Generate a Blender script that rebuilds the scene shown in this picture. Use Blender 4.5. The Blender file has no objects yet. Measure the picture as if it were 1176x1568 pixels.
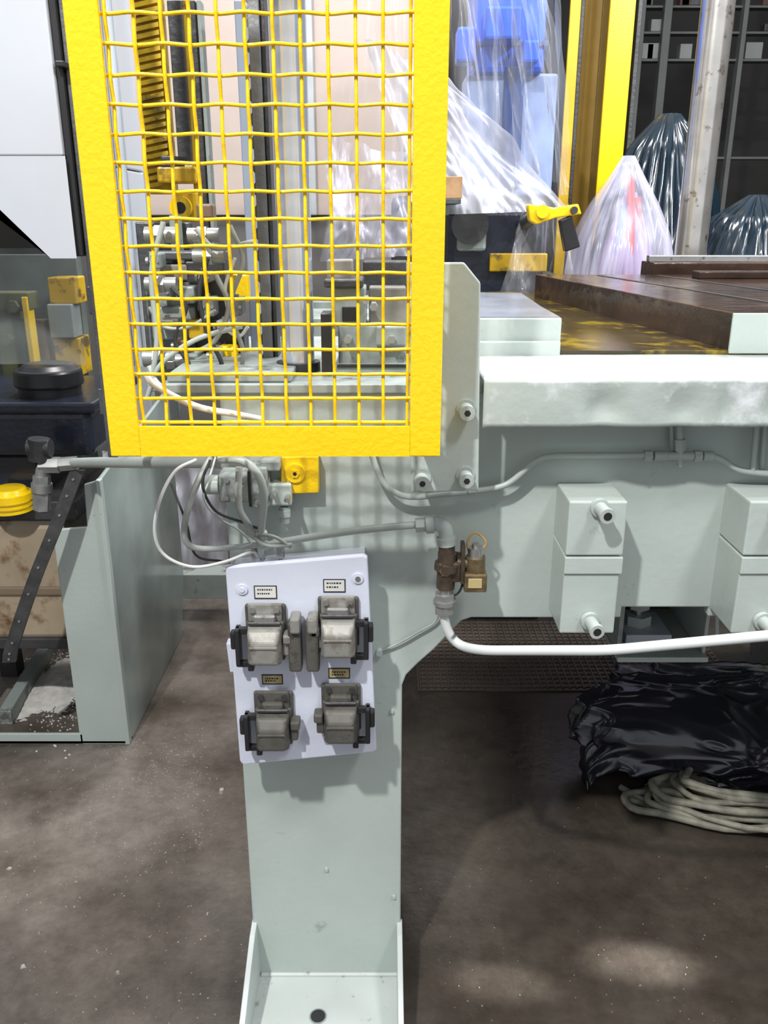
import bpy, bmesh, math, random
from mathutils import Vector, Matrix, noise
random.seed(7)
scene = bpy.context.scene
try:
    scene.view_settings.view_transform = 'Standard'
    scene.view_settings.look = 'None'
except Exception as e:
    print(e)

# ---------------------------------------------------------------- survey of the photo (calibrated pinhole)
F = 1300.0; CX, CY = 588.0, 784.0; PITCH = math.radians(19.0); H = 1.5
cp, sp = math.cos(PITCH), math.sin(PITCH)
def ray(u, v):
    a = (u-CX)/F; b = -(v-CY)/F
    return Vector((a, cp+b*sp, -sp+b*cp))
def W(u, v, Y):
    d = ray(u, v); t = Y/d.y
    return Vector((d.x*t, Y, H+d.z*t))
def FL(u, v, z=0.0):
    d = ray(u, v); t = (z-H)/d.z
    return Vector((d.x*t, d.y*t, z))

# ---------------------------------------------------------------- materials
MATS = {}
def mat(name, rgb, rough=0.5, metal=0.0, mottle=0.12, scale=6.0, bump=0.0, bscale=60.0,
        dirt=None, dirt_amt=0.0, dirt_scale=12.0, coat=0.0, spec=0.5):
    if name in MATS: return MATS[name]
    m = bpy.data.materials.new(name); m.use_nodes = True
    nt = m.node_tree; N = nt.nodes; L = nt.links
    b = N['Principled BSDF']
    b.inputs['Roughness'].default_value = rough
    b.inputs['Metallic'].default_value = metal
    b.inputs['Specular IOR Level'].default_value = spec
    b.inputs['Coat Weight'].default_value = coat
    tc = N.new('ShaderNodeTexCoord')
    n1 = N.new('ShaderNodeTexNoise'); n1.inputs['Scale'].default_value = scale; n1.inputs['Detail'].default_value = 6
    L.new(tc.outputs['Object'], n1.inputs['Vector'])
    r = N.new('ShaderNodeValToRGB')
    r.color_ramp.elements[0].position = .3; r.color_ramp.elements[1].position = .7
    r.color_ramp.elements[0].color = (*[c*(1-mottle) for c in rgb], 1)
    r.color_ramp.elements[1].color = (*[min(1, c*(1+mottle)) for c in rgb], 1)
    L.new(n1.outputs['Fac'], r.inputs['Fac'])
    out = r.outputs['Color']
    if dirt:
        n2 = N.new('ShaderNodeTexNoise'); n2.inputs['Scale'].default_value = dirt_scale; n2.inputs['Detail'].default_value = 9
        n2.inputs['Roughness'].default_value = .65
        L.new(tc.outputs['Object'], n2.inputs['Vector'])
        r2 = N.new('ShaderNodeValToRGB')
        r2.color_ramp.elements[0].position = 1-dirt_amt-.06; r2.color_ramp.elements[1].position = 1-dirt_amt+.03
        L.new(n2.outputs['Fac'], r2.inputs['Fac'])
        mx = N.new('ShaderNodeMixRGB'); L.new(r2.outputs['Color'], mx.inputs['Fac'])
        L.new(out, mx.inputs['Color1']); mx.inputs['Color2'].default_value = (*dirt, 1)
        out = mx.outputs['Color']
    L.new(out, b.inputs['Base Color'])
    if bump > 0:
        n3 = N.new('ShaderNodeTexNoise'); n3.inputs['Scale'].default_value = bscale; n3.inputs['Detail'].default_value = 3
        L.new(tc.outputs['Object'], n3.inputs['Vector'])
        bp = N.new('ShaderNodeBump'); bp.inputs['Strength'].default_value = bump; bp.inputs['Distance'].default_value = .01
        L.new(n3.outputs['Fac'], bp.inputs['Height']); L.new(bp.outputs['Normal'], b.inputs['Normal'])
    MATS[name] = m
    return m

def plastic(name, rgb=(.9, .92, .95), a0=.12, a1=.6, scale=(9, 9, 1.5), rough=.16):
    m = bpy.data.materials.new(name); m.use_nodes = True
    nt = m.node_tree; N = nt.nodes; L = nt.links
    b = N['Principled BSDF']; b.inputs['Base Color'].default_value = (*rgb, 1)
    b.inputs['Roughness'].default_value = rough
    b.inputs['Specular IOR Level'].default_value = .8
    tc = N.new('ShaderNodeTexCoord'); mp = N.new('ShaderNodeMapping'); mp.inputs['Scale'].default_value = scale
    n = N.new('ShaderNodeTexNoise'); n.inputs['Scale'].default_value = 1; n.inputs['Detail'].default_value = 3
    L.new(tc.outputs['Object'], mp.inputs['Vector']); L.new(mp.outputs['Vector'], n.inputs['Vector'])
    mr = N.new('ShaderNodeMapRange'); mr.inputs['From Min'].default_value = .38; mr.inputs['From Max'].default_value = .72
    mr.inputs['To Min'].default_value = a0; mr.inputs['To Max'].default_value = a1
    L.new(n.outputs['Fac'], mr.inputs['Value']); L.new(mr.outputs['Result'], b.inputs['Alpha'])
    return m

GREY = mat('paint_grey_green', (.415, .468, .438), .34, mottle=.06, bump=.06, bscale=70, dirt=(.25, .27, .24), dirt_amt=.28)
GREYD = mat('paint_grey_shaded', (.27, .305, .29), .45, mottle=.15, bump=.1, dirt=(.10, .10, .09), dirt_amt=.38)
WHITE = mat('paint_white', (.62, .65, .75), .35, mottle=.03, bump=.05, dirt=(.3, .3, .3), dirt_amt=.27, dirt_scale=30)
PANELW = mat('cabinet_white', (.50, .53, .58), .4, mottle=.03)
YEL = mat('paint_yellow', (.88, .58, .004), .28, mottle=.04, bump=.12, bscale=120, coat=.2)
YELD = mat('paint_yellow_old', (.52, .32, .01), .4, mottle=.2, dirt=(.12, .08, .02), dirt_amt=.42)
BLACK = mat('black_plastic', (.018, .018, .02), .35, mottle=.3)
DARK = mat('dark_iron', (.05, .05, .052), .45, metal=.3, mottle=.3, bump=.2)
RACKM = mat('rack_grey_iron', (.10, .105, .11), .45, metal=.4, mottle=.3, bump=.2)
RACKL = mat('rack_lighter_iron', (.19, .20, .21), .45, metal=.4, mottle=.3, bump=.2)
NAVY = mat('dark_enamel', (.018, .022, .035), .2, mottle=.3, bump=.1)
STEEL = mat('steel', (.55, .55, .54), .3, metal=.9, mottle=.15, dirt=(.2, .19, .17), dirt_amt=.36, dirt_scale=40)
CHROME = mat('chrome_rod', (.66, .72, .84), .16, metal=.7, mottle=.02, spec=.9)
COLM = mat('ground_column_steel', (.70, .67, .62), .2, metal=.85, mottle=.12, scale=15, dirt=(.30, .23, .17), dirt_amt=.36, dirt_scale=20)
GALV = mat('galvanised', (.33, .34, .33), .38, metal=.6, mottle=.15, scale=30)
PIPE = mat('pipe_grey', (.385, .43, .405), .35, mottle=.08)
PIPEW = mat('pipe_white', (.60, .63, .62), .3, mottle=.04)
BRASS = mat('brass', (.22, .165, .09), .4, metal=.7, mottle=.4, scale=60)
BRONZE = mat('dark_bronze', (.10, .075, .055), .45, metal=.6, mottle=.4, scale=60)
LIDG = mat('socket_cast_aluminium', (.27, .265, .24), .5, metal=.25, mottle=.2, scale=25, dirt=(.19, .175, .15), dirt_amt=.42, dirt_scale=25)
LIDD = mat('socket_cast_dirty', (.095, .09, .078), .55, metal=.15, mottle=.3, scale=30, dirt=(.06, .054, .046), dirt_amt=.42, dirt_scale=30)
OIL = mat('oiled_iron', (.045, .026, .018), .2, metal=.3, mottle=.6, scale=5, bump=.2, bscale=25, dirt=(.14, .09, .06), dirt_amt=.37, dirt_scale=4)
OIL2 = mat('oiled_bed', (.05, .035, .012), .2, metal=.2, mottle=.5, scale=8, dirt=(.26, .18, .01), dirt_amt=.44, dirt_scale=9)
FLANGE = mat('worn_flange', (.395, .445, .418), .33, mottle=.1, bump=.12, bscale=40, dirt=(.66, .69, .71), dirt_amt=.43, dirt_scale=5)
BEIGE = mat('beige_plate', (.42, .345, .305), .5, mottle=.06)
TANK = mat('tank_beige', (.36, .29, .20), .35, mottle=.15, dirt=(.13, .06, .02), dirt_amt=.42, dirt_scale=5)
BLUE = mat('blue_paint', (.003, .09, .62), .4, mottle=.2)
PALEB = mat('pale_blue_panel', (.26, .34, .58), .5, mottle=.3)
RED = mat('red_paint', (.6, .05, .03), .4)
HOSEW = mat('hose_white', (.62, .63, .62), .4)
HOSEG = mat('hose_grey', (.30, .32, .30), .42, mottle=.2, scale=40)
HOSEB = mat('hose_beige', (.23, .22, .17), .6, mottle=.4, scale=30)
RUBBER = mat('rubber_dark', (.03, .03, .032), .6, mottle=.4, scale=30)
LABEL = mat('label_paper', (.62, .62, .58), .5)
LABELY = mat('label_yellowed', (.42, .34, .16), .5)
OLIVE = mat('olive_paint', (.12, .13, .06), .5, mottle=.3)
BAG = mat('black_polythene', (.016, .016, .025), .24, mottle=.2, bump=.18, bscale=16, spec=1.0)
WALLD = mat('wall_dark', (.022, .020, .018), .8, mottle=.5, scale=1.2)
WALLB = mat('wall_light', (.30, .28, .26), .8, mottle=.1, scale=1)
CHIP = mat('debris_chip', (.26, .24, .21), .9, mottle=.4, scale=9)
DUST = mat('white_absorbent', (.62, .60, .56), .95, mottle=.2, scale=30)
WOOD = mat('wood_block', (.40, .24, .12), .7, mottle=.3, scale=20)
PL = plastic('clear_sheet', (.78, .84, .97), a0=.02, a1=.26, scale=(7, 7, 1.0))
PLC = plastic('very_clear_sheet', (.88, .88, .92), a0=.02, a1=.20, scale=(6, 6, 1.5))
PL2 = plastic('milky_sheet', (.74, .75, .84), .35, .80, (9, 9, 3))
PL3 = plastic('lilac_sheet', (.76, .75, .90), .18, .62, (12, 12, 1.5))
PLG = plastic('guard_polycarbonate', (.26, .29, .28), .35, .65, (3, 3, 2))
PLD = plastic('dark_sheet', (.008, .018, .028), .85, .98)
FOOTM = mat('foot_plate_paint', (.50, .54, .52), .4, mottle=.08, dirt=(.20, .20, .18), dirt_amt=.32, dirt_scale=30)
GUSM = mat('gusset_paint', (.52, .565, .55), .4)
BLUEG = mat('blue_grey', (.22, .26, .33), .4)
RACKG = mat('rack_grey', (.10, .105, .10), .6)
MAUVE = mat('mauve', (.28, .20, .36), .5)
RUSTG = mat('rusty_grey', (.17, .16, .14), .6, mottle=.5, scale=20)
BROWN = mat('brown_part', (.14, .09, .06), .5, mottle=.4)

def floor_mat():
    m = bpy.data.materials.new('concrete_floor'); m.use_nodes = True
    nt = m.node_tree; N = nt.nodes; L = nt.links; b = N['Principled BSDF']
    tc = N.new('ShaderNodeTexCoord')
    def nz(s, d=6, r=.55):
        n = N.new('ShaderNodeTexNoise'); n.inputs['Scale'].default_value = s; n.inputs['Detail'].default_value = d
        n.inputs['Roughness'].default_value = r
        L.new(tc.outputs['Object'], n.inputs['Vector']); return n
    def ramp(src, p0, p1, c0=(0, 0, 0), c1=(1, 1, 1)):
        r = N.new('ShaderNodeValToRGB'); r.color_ramp.elements[0].position = p0; r.color_ramp.elements[1].position = p1
        r.color_ramp.elements[0].color = (*c0, 1); r.color_ramp.elements[1].color = (*c1, 1)
        L.new(src, r.inputs['Fac']); return r.outputs['Color']
    base = ramp(nz(3.1, 8, .55).outputs['Fac'], .32, .70, (.044, .034, .026), (.088, .074, .060))
    sx = N.new('ShaderNodeSeparateXYZ'); L.new(tc.outputs['Object'], sx.inputs[0])
    mr = N.new('ShaderNodeMapRange'); mr.inputs['From Min'].default_value = -.05; mr.inputs['From Max'].default_value = -.8
    L.new(sx.outputs['X'], mr.inputs['Value'])
    mul = N.new('ShaderNodeMath'); mul.operation = 'MULTIPLY'; L.new(mr.outputs['Result'], mul.inputs[0])
    L.new(ramp(nz(3.4, 8, .5).outputs['Fac'], .34, .66), mul.inputs[1])
    mx = N.new('ShaderNodeMixRGB'); L.new(mul.outputs[0], mx.inputs['Fac']); L.new(base, mx.inputs['Color1'])
    mx.inputs['Color2'].default_value = (.195, .17, .148, 1)
    mx2 = N.new('ShaderNodeMixRGB'); mx2.inputs['Color2'].default_value = (.30, .27, .235, 1)
    sm = N.new('ShaderNodeMath'); sm.operation = 'MULTIPLY'
    L.new(ramp(nz(95, 3, .6).outputs['Fac'], .68, .73), sm.inputs[0]); L.new(ramp(nz(4, 3).outputs['Fac'], .46, .66), sm.inputs[1])
    L.new(sm.outputs[0], mx2.inputs['Fac']); L.new(mx.outputs['Color'], mx2.inputs['Color1'])
    mx3 = N.new('ShaderNodeMixRGB'); mx3.blend_type = 'MULTIPLY'; mx3.inputs['Fac'].default_value = .6
    L.new(mx2.outputs['Color'], mx3.inputs['Color1'])
    L.new(ramp(nz(18, 10, .78).outputs['Fac'], .36, .62, (.48, .45, .42), (1.15, 1.15, 1.15)), mx3.inputs['Color2'])
    L.new(mx3.outputs['Color'], b.inputs['Base Color'])
    L.new(ramp(nz(3.5).outputs['Fac'], .4, .65, (.24, .24, .24), (.48, .48, .48)), b.inputs['Roughness'])
    bp = N.new('ShaderNodeBump'); bp.inputs['Strength'].default_value = .16; bp.inputs['Distance'].default_value = .01
    L.new(nz(35, 8).outputs['Fac'], bp.inputs['Height']); L.new(bp.outputs['Normal'], b.inputs['Normal'])
    return m

# ---------------------------------------------------------------- geometry helpers
GROUPS = {}
def grp(name):
    e = bpy.data.objects.new(name, None); scene.collection.objects.link(e); e.empty_display_size = .1
    GROUPS[e.name] = (e, []); return e.name
def add(g, name, bm, m, bevel=0, smooth=False, seg=2):
    bmesh.ops.recalc_face_normals(bm, faces=bm.faces)
    me = bpy.data.meshes.new(name); bm.to_mesh(me); bm.free()
    o = bpy.data.objects.new(name, me); scene.collection.objects.link(o)
    me.materials.append(m)
    if smooth:
        for p in me.polygons: p.use_smooth = True
    if bevel > 0:
        md = o.modifiers.new('bevel', 'BEVEL'); md.width = bevel; md.segments = seg; md.limit_method = 'ANGLE'
    if g: GROUPS[g][1].append(o)
    return o
def box(g, name, x, y, z, m, bevel=.002):
    bm = bmesh.new()
    vs = [bm.verts.new((a, b, c)) for c in z for b in y for a in x]
    for f in ((0, 1, 3, 2), (4, 6, 7, 5), (0, 4, 5, 1), (2, 3, 7, 6), (0, 2, 6, 4), (1, 5, 7, 3)):
        bm.faces.new([vs[i] for i in f])
    return add(g, name, bm, m, bevel)
def pbox(g, name, u0, v0, u1, v1, Y, depth, m, bevel=.002):
    vm = (v0+v1)/2; um = (u0+u1)/2
    x0 = W(u0, vm, Y).x; x1 = W(u1, vm, Y).x
    return box(g, name, (x0, x1), (Y, Y+depth), (W(um, v1, Y).z, W(um, v0, Y).z), m, bevel)
def prismw(g, name, pts, Y, depth, m, bevel=.002):
    bm = bmesh.new()
    a = [bm.verts.new((p[0], Y, p[1])) for p in pts]; b = [bm.verts.new((p[0], Y+depth, p[1])) for p in pts]
    bm.faces.new(a); bm.faces.new(b[::-1]); n = len(pts)
    for i in range(n): bm.faces.new((a[i], b[i], b[(i+1) % n], a[(i+1) % n]))
    return add(g, name, bm, m, bevel)
def prism(g, name, pts, Y, depth, m, bevel=.002):
    return prismw(g, name, [(W(u, v, Y).x, W(u, v, Y).z) for u, v in pts], Y, depth, m, bevel)
def slabz(g, name, pts, z0, z1, m, bevel=.002):
    bm = bmesh.new()
    a = [bm.verts.new((p[0], p[1], z0)) for p in pts]; b = [bm.verts.new((p[0], p[1], z1)) for p in pts]
    bm.faces.new(a); bm.faces.new(b[::-1]); n = len(pts)
    for i in range(n): bm.faces.new((a[i], b[i], b[(i+1) % n], a[(i+1) % n]))
    return add(g, name, bm, m, bevel)
def slabx(g, name, pts, x0, x1, m, bevel=.002):
    bm = bmesh.new()
    a = [bm.verts.new((x0, p[0], p[1])) for p in pts]; b = [bm.verts.new((x1, p[0], p[1])) for p in pts]
    bm.faces.new(a); bm.faces.new(b[::-1]); n = len(pts)
    for i in range(n): bm.faces.new((a[i], b[i], b[(i+1) % n], a[(i+1) % n]))
    return add(g, name, bm, m, bevel)
def fillet(pts, r=.03, k=6):
    pts = [Vector(p) for p in pts]; out = [pts[0]]
    for i in range(1, len(pts)-1):
        p, a, b = pts[i], pts[i-1], pts[i+1]
        da, db = (a-p), (b-p); ra = min(r, da.length*.49); rb = min(r, db.length*.49)
        s = p+da.normalized()*ra; e = p+db.normalized()*rb
        for j in range(k+1):
            t = j/k; out.append(s*(1-t)**2+p*2*t*(1-t)+e*t*t)
    out.append(pts[-1]); return out
def catmull(pts, k=8):
    P = [Vector(p) for p in pts]; P = [P[0]*2-P[1]]+P+[P[-1]*2-P[-2]]; out = []
    for i in range(1, len(P)-2):
        for j in range(k):
            t = j/k; a, b, c, d = P[i-1], P[i], P[i+1], P[i+2]
            out.append(.5*((2*b)+(c-a)*t+(2*a-5*b+4*c-d)*t*t+(3*b-a-3*c+d)*t**3))
    out.append(P[-2]); return out
def sweep_bm(bm, pts, r, n=12, r2=None, cap=True):
    pts = [Vector(p) for p in pts]; rings = []
    t0 = (pts[1]-pts[0]).normalized()
    up = Vector((0, 0, 1)) if abs(t0.z) < .9 else Vector((1, 0, 0))
    nrm = t0.cross(up).normalized()
    for i, p in enumerate(pts):
        if i == 0: t = t0
        elif i == len(pts)-1: t = (pts[i]-pts[i-1]).normalized()
        else:
            t = (pts[i+1]-pts[i-1])
            t = t.normalized() if t.length > 1e-9 else t0
        nrm = (nrm-t*nrm.dot(t)).normalized(); bn = t.cross(nrm)
        rr = r if r2 is None else r+(r2-r)*i/(len(pts)-1)
        rings.append([bm.verts.new(p+(nrm*math.cos(2*math.pi*j/n)+bn*math.sin(2*math.pi*j/n))*rr) for j in range(n)])
    for a, b in zip(rings, rings[1:]):
        for j in range(n):
            f = bm.faces.new((a[j], a[(j+1) % n], b[(j+1) % n], b[j])); f.smooth = n > 6
    if cap:
        for rg in (rings[0], rings[-1]):
            f = bm.faces.new(rg); f.smooth = False
            for e in f.edges: e.smooth = False
def tube(g, name, pts, r, m, n=12, r2=None):
    bm = bmesh.new(); sweep_bm(bm, pts, r, n, r2); return add(g, name, bm, m)
def rod(g, name, p0, p1, r, m, n=24, r2=None, bevel=0):
    bm = bmesh.new(); sweep_bm(bm, [p0, p1], r, n, r2); return add(g, name, bm, m, bevel)
def sheet(g, name, c00, c10, c11, c01, m, nu=60, nv=30, amp=.03, fu=9, fv=1.2, seed=0.0, direction=(0, -1, 0)):
    bm = bmesh.new(); D = Vector(direction); V = []
    for j in range(nv+1):
        row = []
        for i in range(nu+1):
            s, t = i/nu, j/nv
            p = (Vector(c00)*(1-s)+Vector(c10)*s)*(1-t)+(Vector(c01)*(1-s)+Vector(c11)*s)*t
            k = noise.noise(Vector((s*fu+seed+t*1.3, t*fv, seed)))+.5*noise.noise(Vector((s*fu*2.7+seed, t*fv*2, seed+4)))
            k += .35*abs(noise.noise(Vector((s*fu*4, t*fv*5, seed+9))))
            row.append(bm.verts.new(p+D*k*amp+Vector((.25*amp*k, 0, 0))))
        V.append(row)
    for j in range(nv):
        for i in range(nu): bm.faces.new((V[j][i], V[j][i+1], V[j+1][i+1], V[j+1][i]))
    return add(g, name, bm, m, smooth=True)
def drape_cone(g, name, cx, cy, prof, m, seed=0, n=128, k=40, fold=.16, lean=(0, 0)):
    bm = bmesh.new(); V = []
    z0, z1 = prof[0][0], prof[-1][0]
    for j in range(k+1):
        z = z0+(z1-z0)*j/k
        for (a, ra), (b, rb) in zip(prof, prof[1:]):
            if a <= z <= b+1e-6: R = ra+(rb-ra)*(z-a)/(b-a)
        row = []
        for i in range(n):
            th = 2*math.pi*i/n
            f = noise.noise(Vector((math.cos(th)*3+seed, math.sin(th)*3, z*1.2)))+.7*(1-2*abs(noise.noise(Vector((math.cos(th)*7, math.sin(th)*7+seed, z*1.5)))))-.3
            rr = R*(1+fold*f)
            t = j/k
            row.append(bm.verts.new((cx+lean[0]*t+rr*math.cos(th), cy+lean[1]*t+rr*math.sin(th), z)))
        V.append(row)
    for a, b in zip(V, V[1:]):
        for i in range(n): bm.faces.new((a[i], a[(i+1) % n], b[(i+1) % n], b[i]))
    bm.faces.new(V[-1])
    return add(g, name, bm, m, smooth=True)

# ================================================================ ROOM
fm = floor_mat()
box(None, 'floor', (-6, 7), (-4, 9), (-.1, 0), fm, 0)
box(None, 'wall_back', (-6, 7), (9, 9.2), (0, 5), WALLD, 0)
box(None, 'wall_left', (-6.2, -6), (-4, 9.2), (0, 5), WALLB, 0)
box(None, 'wall_right', (7, 7.2), (-4, 9.2), (0, 5), WALLD, 0)

# ================================================================ MACHINE BED + LEG
g = grp('machine_bed_frame')
YW = 1.36
P = lambda u, v: (W(u, v, YW).x, W(u, v, YW).z)
zn = P(1010, 930)[1]
web = [(-.267, 0.012), (.034, .012)]
web += [(.033, P(615, 1050)[1])] + [P(622, 1034), P(640, 1016), P(665, 994), P(690, 968), P(706, 951), P(722, 946)]
xn0, xn1 = P(951, 940)[0], P(1084, 940)[0]
web += [(xn0, P(722, 946)[1]), (xn0, zn), (xn1, zn), (xn1, P(722, 944)[1]), (1.7, P(1100, 940)[1]), (1.7, 1.262), (.15, 1.262), (.15, 1.246), (-.267, 1.246)]
prismw(g, 'web_plate', web, YW, .022, GREY, .003)
zb = zn
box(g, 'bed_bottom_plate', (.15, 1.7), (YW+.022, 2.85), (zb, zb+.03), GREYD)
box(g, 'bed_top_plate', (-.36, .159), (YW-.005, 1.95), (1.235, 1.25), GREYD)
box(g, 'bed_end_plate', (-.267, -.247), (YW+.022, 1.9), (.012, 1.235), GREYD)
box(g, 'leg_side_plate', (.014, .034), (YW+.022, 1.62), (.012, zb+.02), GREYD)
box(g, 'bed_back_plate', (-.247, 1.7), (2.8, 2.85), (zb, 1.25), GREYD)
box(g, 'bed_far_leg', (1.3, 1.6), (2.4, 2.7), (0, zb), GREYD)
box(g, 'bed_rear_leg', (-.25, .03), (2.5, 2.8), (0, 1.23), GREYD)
foot = [(-.262, 1.0), (-.262, 1.40), (.036, 1.40), (.036, 1.0)]
slabz(g, 'foot_plate', foot, 0, .012, FOOTM, .002)
tube(g, 'foot_weld', [(-.255, YW-.002, .014), (.03, YW-.002, .014)], .005, FOOTM, 8)
zc = W(600, 1412, YW).z
for nm, x in (('foot_gusset_a', -.269), ('foot_gusset_b', .026)):
    slabx(g, nm, [(YW+.01, .0), (YW+.01, zc), (YW-.03, zc-.004), (1.02, .03), (1.0, .0)], x, x+.011, GUSM, .002)
c = FL(487, 1556, .0125)
rod(g, 'bolt_hole', c, c+Vector((0, 0, .0008)), .0145, BLACK, 24)
rod(g, 'bolt_hole_rim', c-Vector((0, 0, .0003)), c+Vector((0, 0, .0004)), .0175, GREYD, 24)
for (u, v) in ((600, 1088), (500, 1330), (603, 1372)):
    p = W(u, v, YW); rod(g, 'leg_screw', p+Vector((0, .004, 0)), p-Vector((0, .005, 0)), .0035, GREY, 12)

def mount_box(u0, ut):
    x0 = W(872, 768, 1.26).x + ut; x1 = x0+.092
    zt = W(872, 768, 1.26).z; zm = W(872, 852, 1.26).z; zl = W(865, 971, 1.26).z
    box(g, 'mount_box_upper', (x0, x1), (1.26, YW+.005), (zm+.001, zt), GREY, .003)
    box(g, 'mount_box_lower', (x0, x1-.002), (1.262, YW+.005), (zl, zm-.001), GREY, .003)
    box(g, 'mount_box_seat', (x0-.0005, x1+.0005), (1.2585, 1.27), (zm-.030, zm-.002), GREY, .001)
    for (u, v) in ((917, 776), (902, 949)):
        q = W(u, v, 1.262); q.x += ut; p = q+Vector((.004, -.040, -.002)); ax = (p-q).normalized()
        rod(g, 'bolt_shank', q, p, .0105, PIPE, 24)
        bm = bmesh.new(); sweep_bm(bm, [p-ax*.006, p+ax*.001], .0122, 24); add(g, 'bolt_collar', bm, PIPE)
        rod(g, 'bolt_socket', p+ax*.001, p+ax*.0016, .0066, BLACK, 16)
        rod(g, 'bolt_washer', q, q+ax*.008, .0150, GREY, 24)
mount_box(0, 0); mount_box(0, .283)
zpt = zb; pb = W(1010, 1000, 1.62)
xl, xr = W(953, 980, 1.62).x, W(1083, 980, 1.62).x
box(g, 'pocket_left_wall', (xl-.01, xl), (1.62, 1.85), (pb.z, zpt+.001), GREYD)
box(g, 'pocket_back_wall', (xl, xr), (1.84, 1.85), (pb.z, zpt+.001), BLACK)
box(g, 'pocket_right_wall', (xr-.008, xr), (1.62, 1.85), (pb.z, zpt+.001), GREY)
box(g, 'pocket_base', (xl-.012, xr), (1.60, 1.85), (pb.z-.012, pb.z), GREY)
box(g, 'pocket_pad', (xl+.02, xl+.12), (1.66, 1.78), (pb.z, pb.z+.022), PANELW)
rod(g, 'pocket_bolt', (xl+.06, 1.72, pb.z+.02), (xl+.06, 1.72, zpt), .011, STEEL, 12)
rod(g, 'pocket_nut', (xl+.06, 1.72, pb.z+.022), (xl+.06, 1.72, pb.z+.045), .03, GREY, 6)
rod(g, 'pocket_nut_upper', (xl+.06, 1.72, pb.z+.06), (xl+.06, 1.72, pb.z+.075), .024, GREY, 6)
rod(g, 'drip_stub', W(1098, 930, 1.45), W(1098, 975, 1.45), .004, PIPE, 10)

# ================================================================ MACHINE TABLE
g = grp('machine_table')
zt = 1.274
n = 150; x0 = W(740, 615, 1.27).x; x1 = 1.6
def dent(x):
    return math.exp(-((x-.335)/.028)**2)*.014+math.exp(-((x-.455)/.026)**2)*.010+math.exp(-((x-.52)/.015)**2)*.007+math.exp(-((x-.60)/.03)**2)*.008
def strip(nm, prof):
    bm = bmesh.new(); V = []
    for (dy, dz, k) in prof:
        row = []
        for i in range(n+1):
            x = x0+(x1-x0)*i/n
            row.append(bm.verts.new((x, 1.27+dy+k*dent(x)+.0014*noise.noise(Vector((x*6, dz*9, 3)))*min(1, k), zt+dz+.0012*noise.noise(Vector((x*5, 0, 7)))-.15*k*dent(x)*(1 if dz > -.03 else -.5))))
        V.append(row)
    for a, b in zip(V, V[1:]):
        for i in range(n): bm.faces.new((a[i], a[i+1], b[i+1], b[i]))
    o = add(g, nm, bm, FLANGE, smooth=True)
    sd = o.modifiers.new('solid', 'SOLIDIFY'); sd.thickness = .004; sd.offset = -1
strip('apron_ledge', [(.235, .002, 0), (.15, .002, 0), (.08, .002, .02), (.04, .001, .12), (.015, .001, .3), (-.001, .0005, .45)])
strip('dented_apron', [(0, .0, .45), (0, -.006, .5), (0, -.014, .6), (0, -.025, .85), (.0, -.036, 1.), (.0, -.048, 1.1), (.0, -.058, .9), (.0, -.067, .6), (.0, -.074, .45)])
box(g, 'table_bed', (.16, 1.65), (1.36, 2.83), (1.25, zt-.002), GREY)
box(g, 'table_oil_surface', (.30, 1.62), (1.5, 2.8), (zt-.002, 1.283), OIL2, .001)
sx1 = W(860, 500, 1.5).x
slabz(g, 'left_slab', [(.159, 1.5), (sx1, 1.5), (sx1, 1.70), (sx1+.01, 2.02), (.159, 2.05)], zt-.001, 1.339, GREY, .003)
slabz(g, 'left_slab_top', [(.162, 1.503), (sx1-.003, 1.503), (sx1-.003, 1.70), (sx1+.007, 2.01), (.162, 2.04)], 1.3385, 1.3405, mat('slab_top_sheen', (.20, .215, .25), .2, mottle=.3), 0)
slabz(g, 'slab_lower_step', [(.159, 1.488), (sx1-.002, 1.488), (sx1-.002, 1.5), (.159, 1.5)], zt, 1.300, GREY, .002)
slabz(g, 'main_plate', [(.606, 1.503), (1.6, 1.503), (1.6, 2.6), (.4476, 2.6)], 1.28, 1.347, OIL, .002)
slabz(g, 'main_plate_end', [(.604, 1.497), (1.6, 1.497), (1.6, 1.503), (.604, 1.503)], 1.278, 1.347, GREY, .001)
for k, dx in enumerate((.17, .34)):
    slabz(g, 't_slot_lip', [(.606+dx, 1.51), (.616+dx, 1.51), (.4576+dx*1.0, 2.55), (.4476+dx, 2.55)], 1.347, 1.3485, DARK, 0)
box(g, 'rear_rail', (.80, 1.6), (2.62, 2.75), (1.28, 1.380), OIL, .004)
box(g, 'rear_rail_top_strip', (.80, 1.6), (2.67, 2.70), (1.380, 1.398), STEEL, .002)
box(g, 'rear_rail_low', (.86, 1.6), (2.40, 2.46), (1.347, 1.366), OIL, .003)

# ================================================================ MESH GUARD
g = grp('wire_mesh_guard')
YG = 1.15; gx0 = W(170, 700, YG).x; gx1 = W(674, 692, YG).x; gz0 = W(420, 699, YG).z; gz1 = 2.15; bw = .0425
box(g, 'frame_left_bar', (gx0, gx0+bw), (YG, YG+.006), (gz0, gz1), YEL, .0015)
box(g, 'frame_right_bar', (gx1-bw, gx1), (YG, YG+.006), (gz0, gz1), YEL, .0015)
box(g, 'frame_bottom_bar', (gx0+bw, gx1-bw), (YG, YG+.006), (gz0, gz0+bw), YEL, .0)
box(g, 'frame_top_bar', (gx0+bw, gx1-bw), (YG, YG+.006), (gz1-bw, gz1), YEL, .0)
box(g, 'frame_left_return', (gx0, gx0+.006), (YG+.006, YG+.045), (gz0, gz1), YEL, .0015)
box(g, 'frame_right_return', (gx1-.006, gx1), (YG+.006, YG+.045), (gz0, gz1), YEL, .0015)
box(g, 'frame_bottom_return', (gx0+.006, gx1-.006), (YG+.006, YG+.045), (gz0, gz0+.006), YEL, .0015)
bm = bmesh.new(); S = .0335
xa, xb = gx0+bw-.01, gx1-bw+.01; za, zb2 = gz0+bw-.01, gz1-bw+.01
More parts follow.
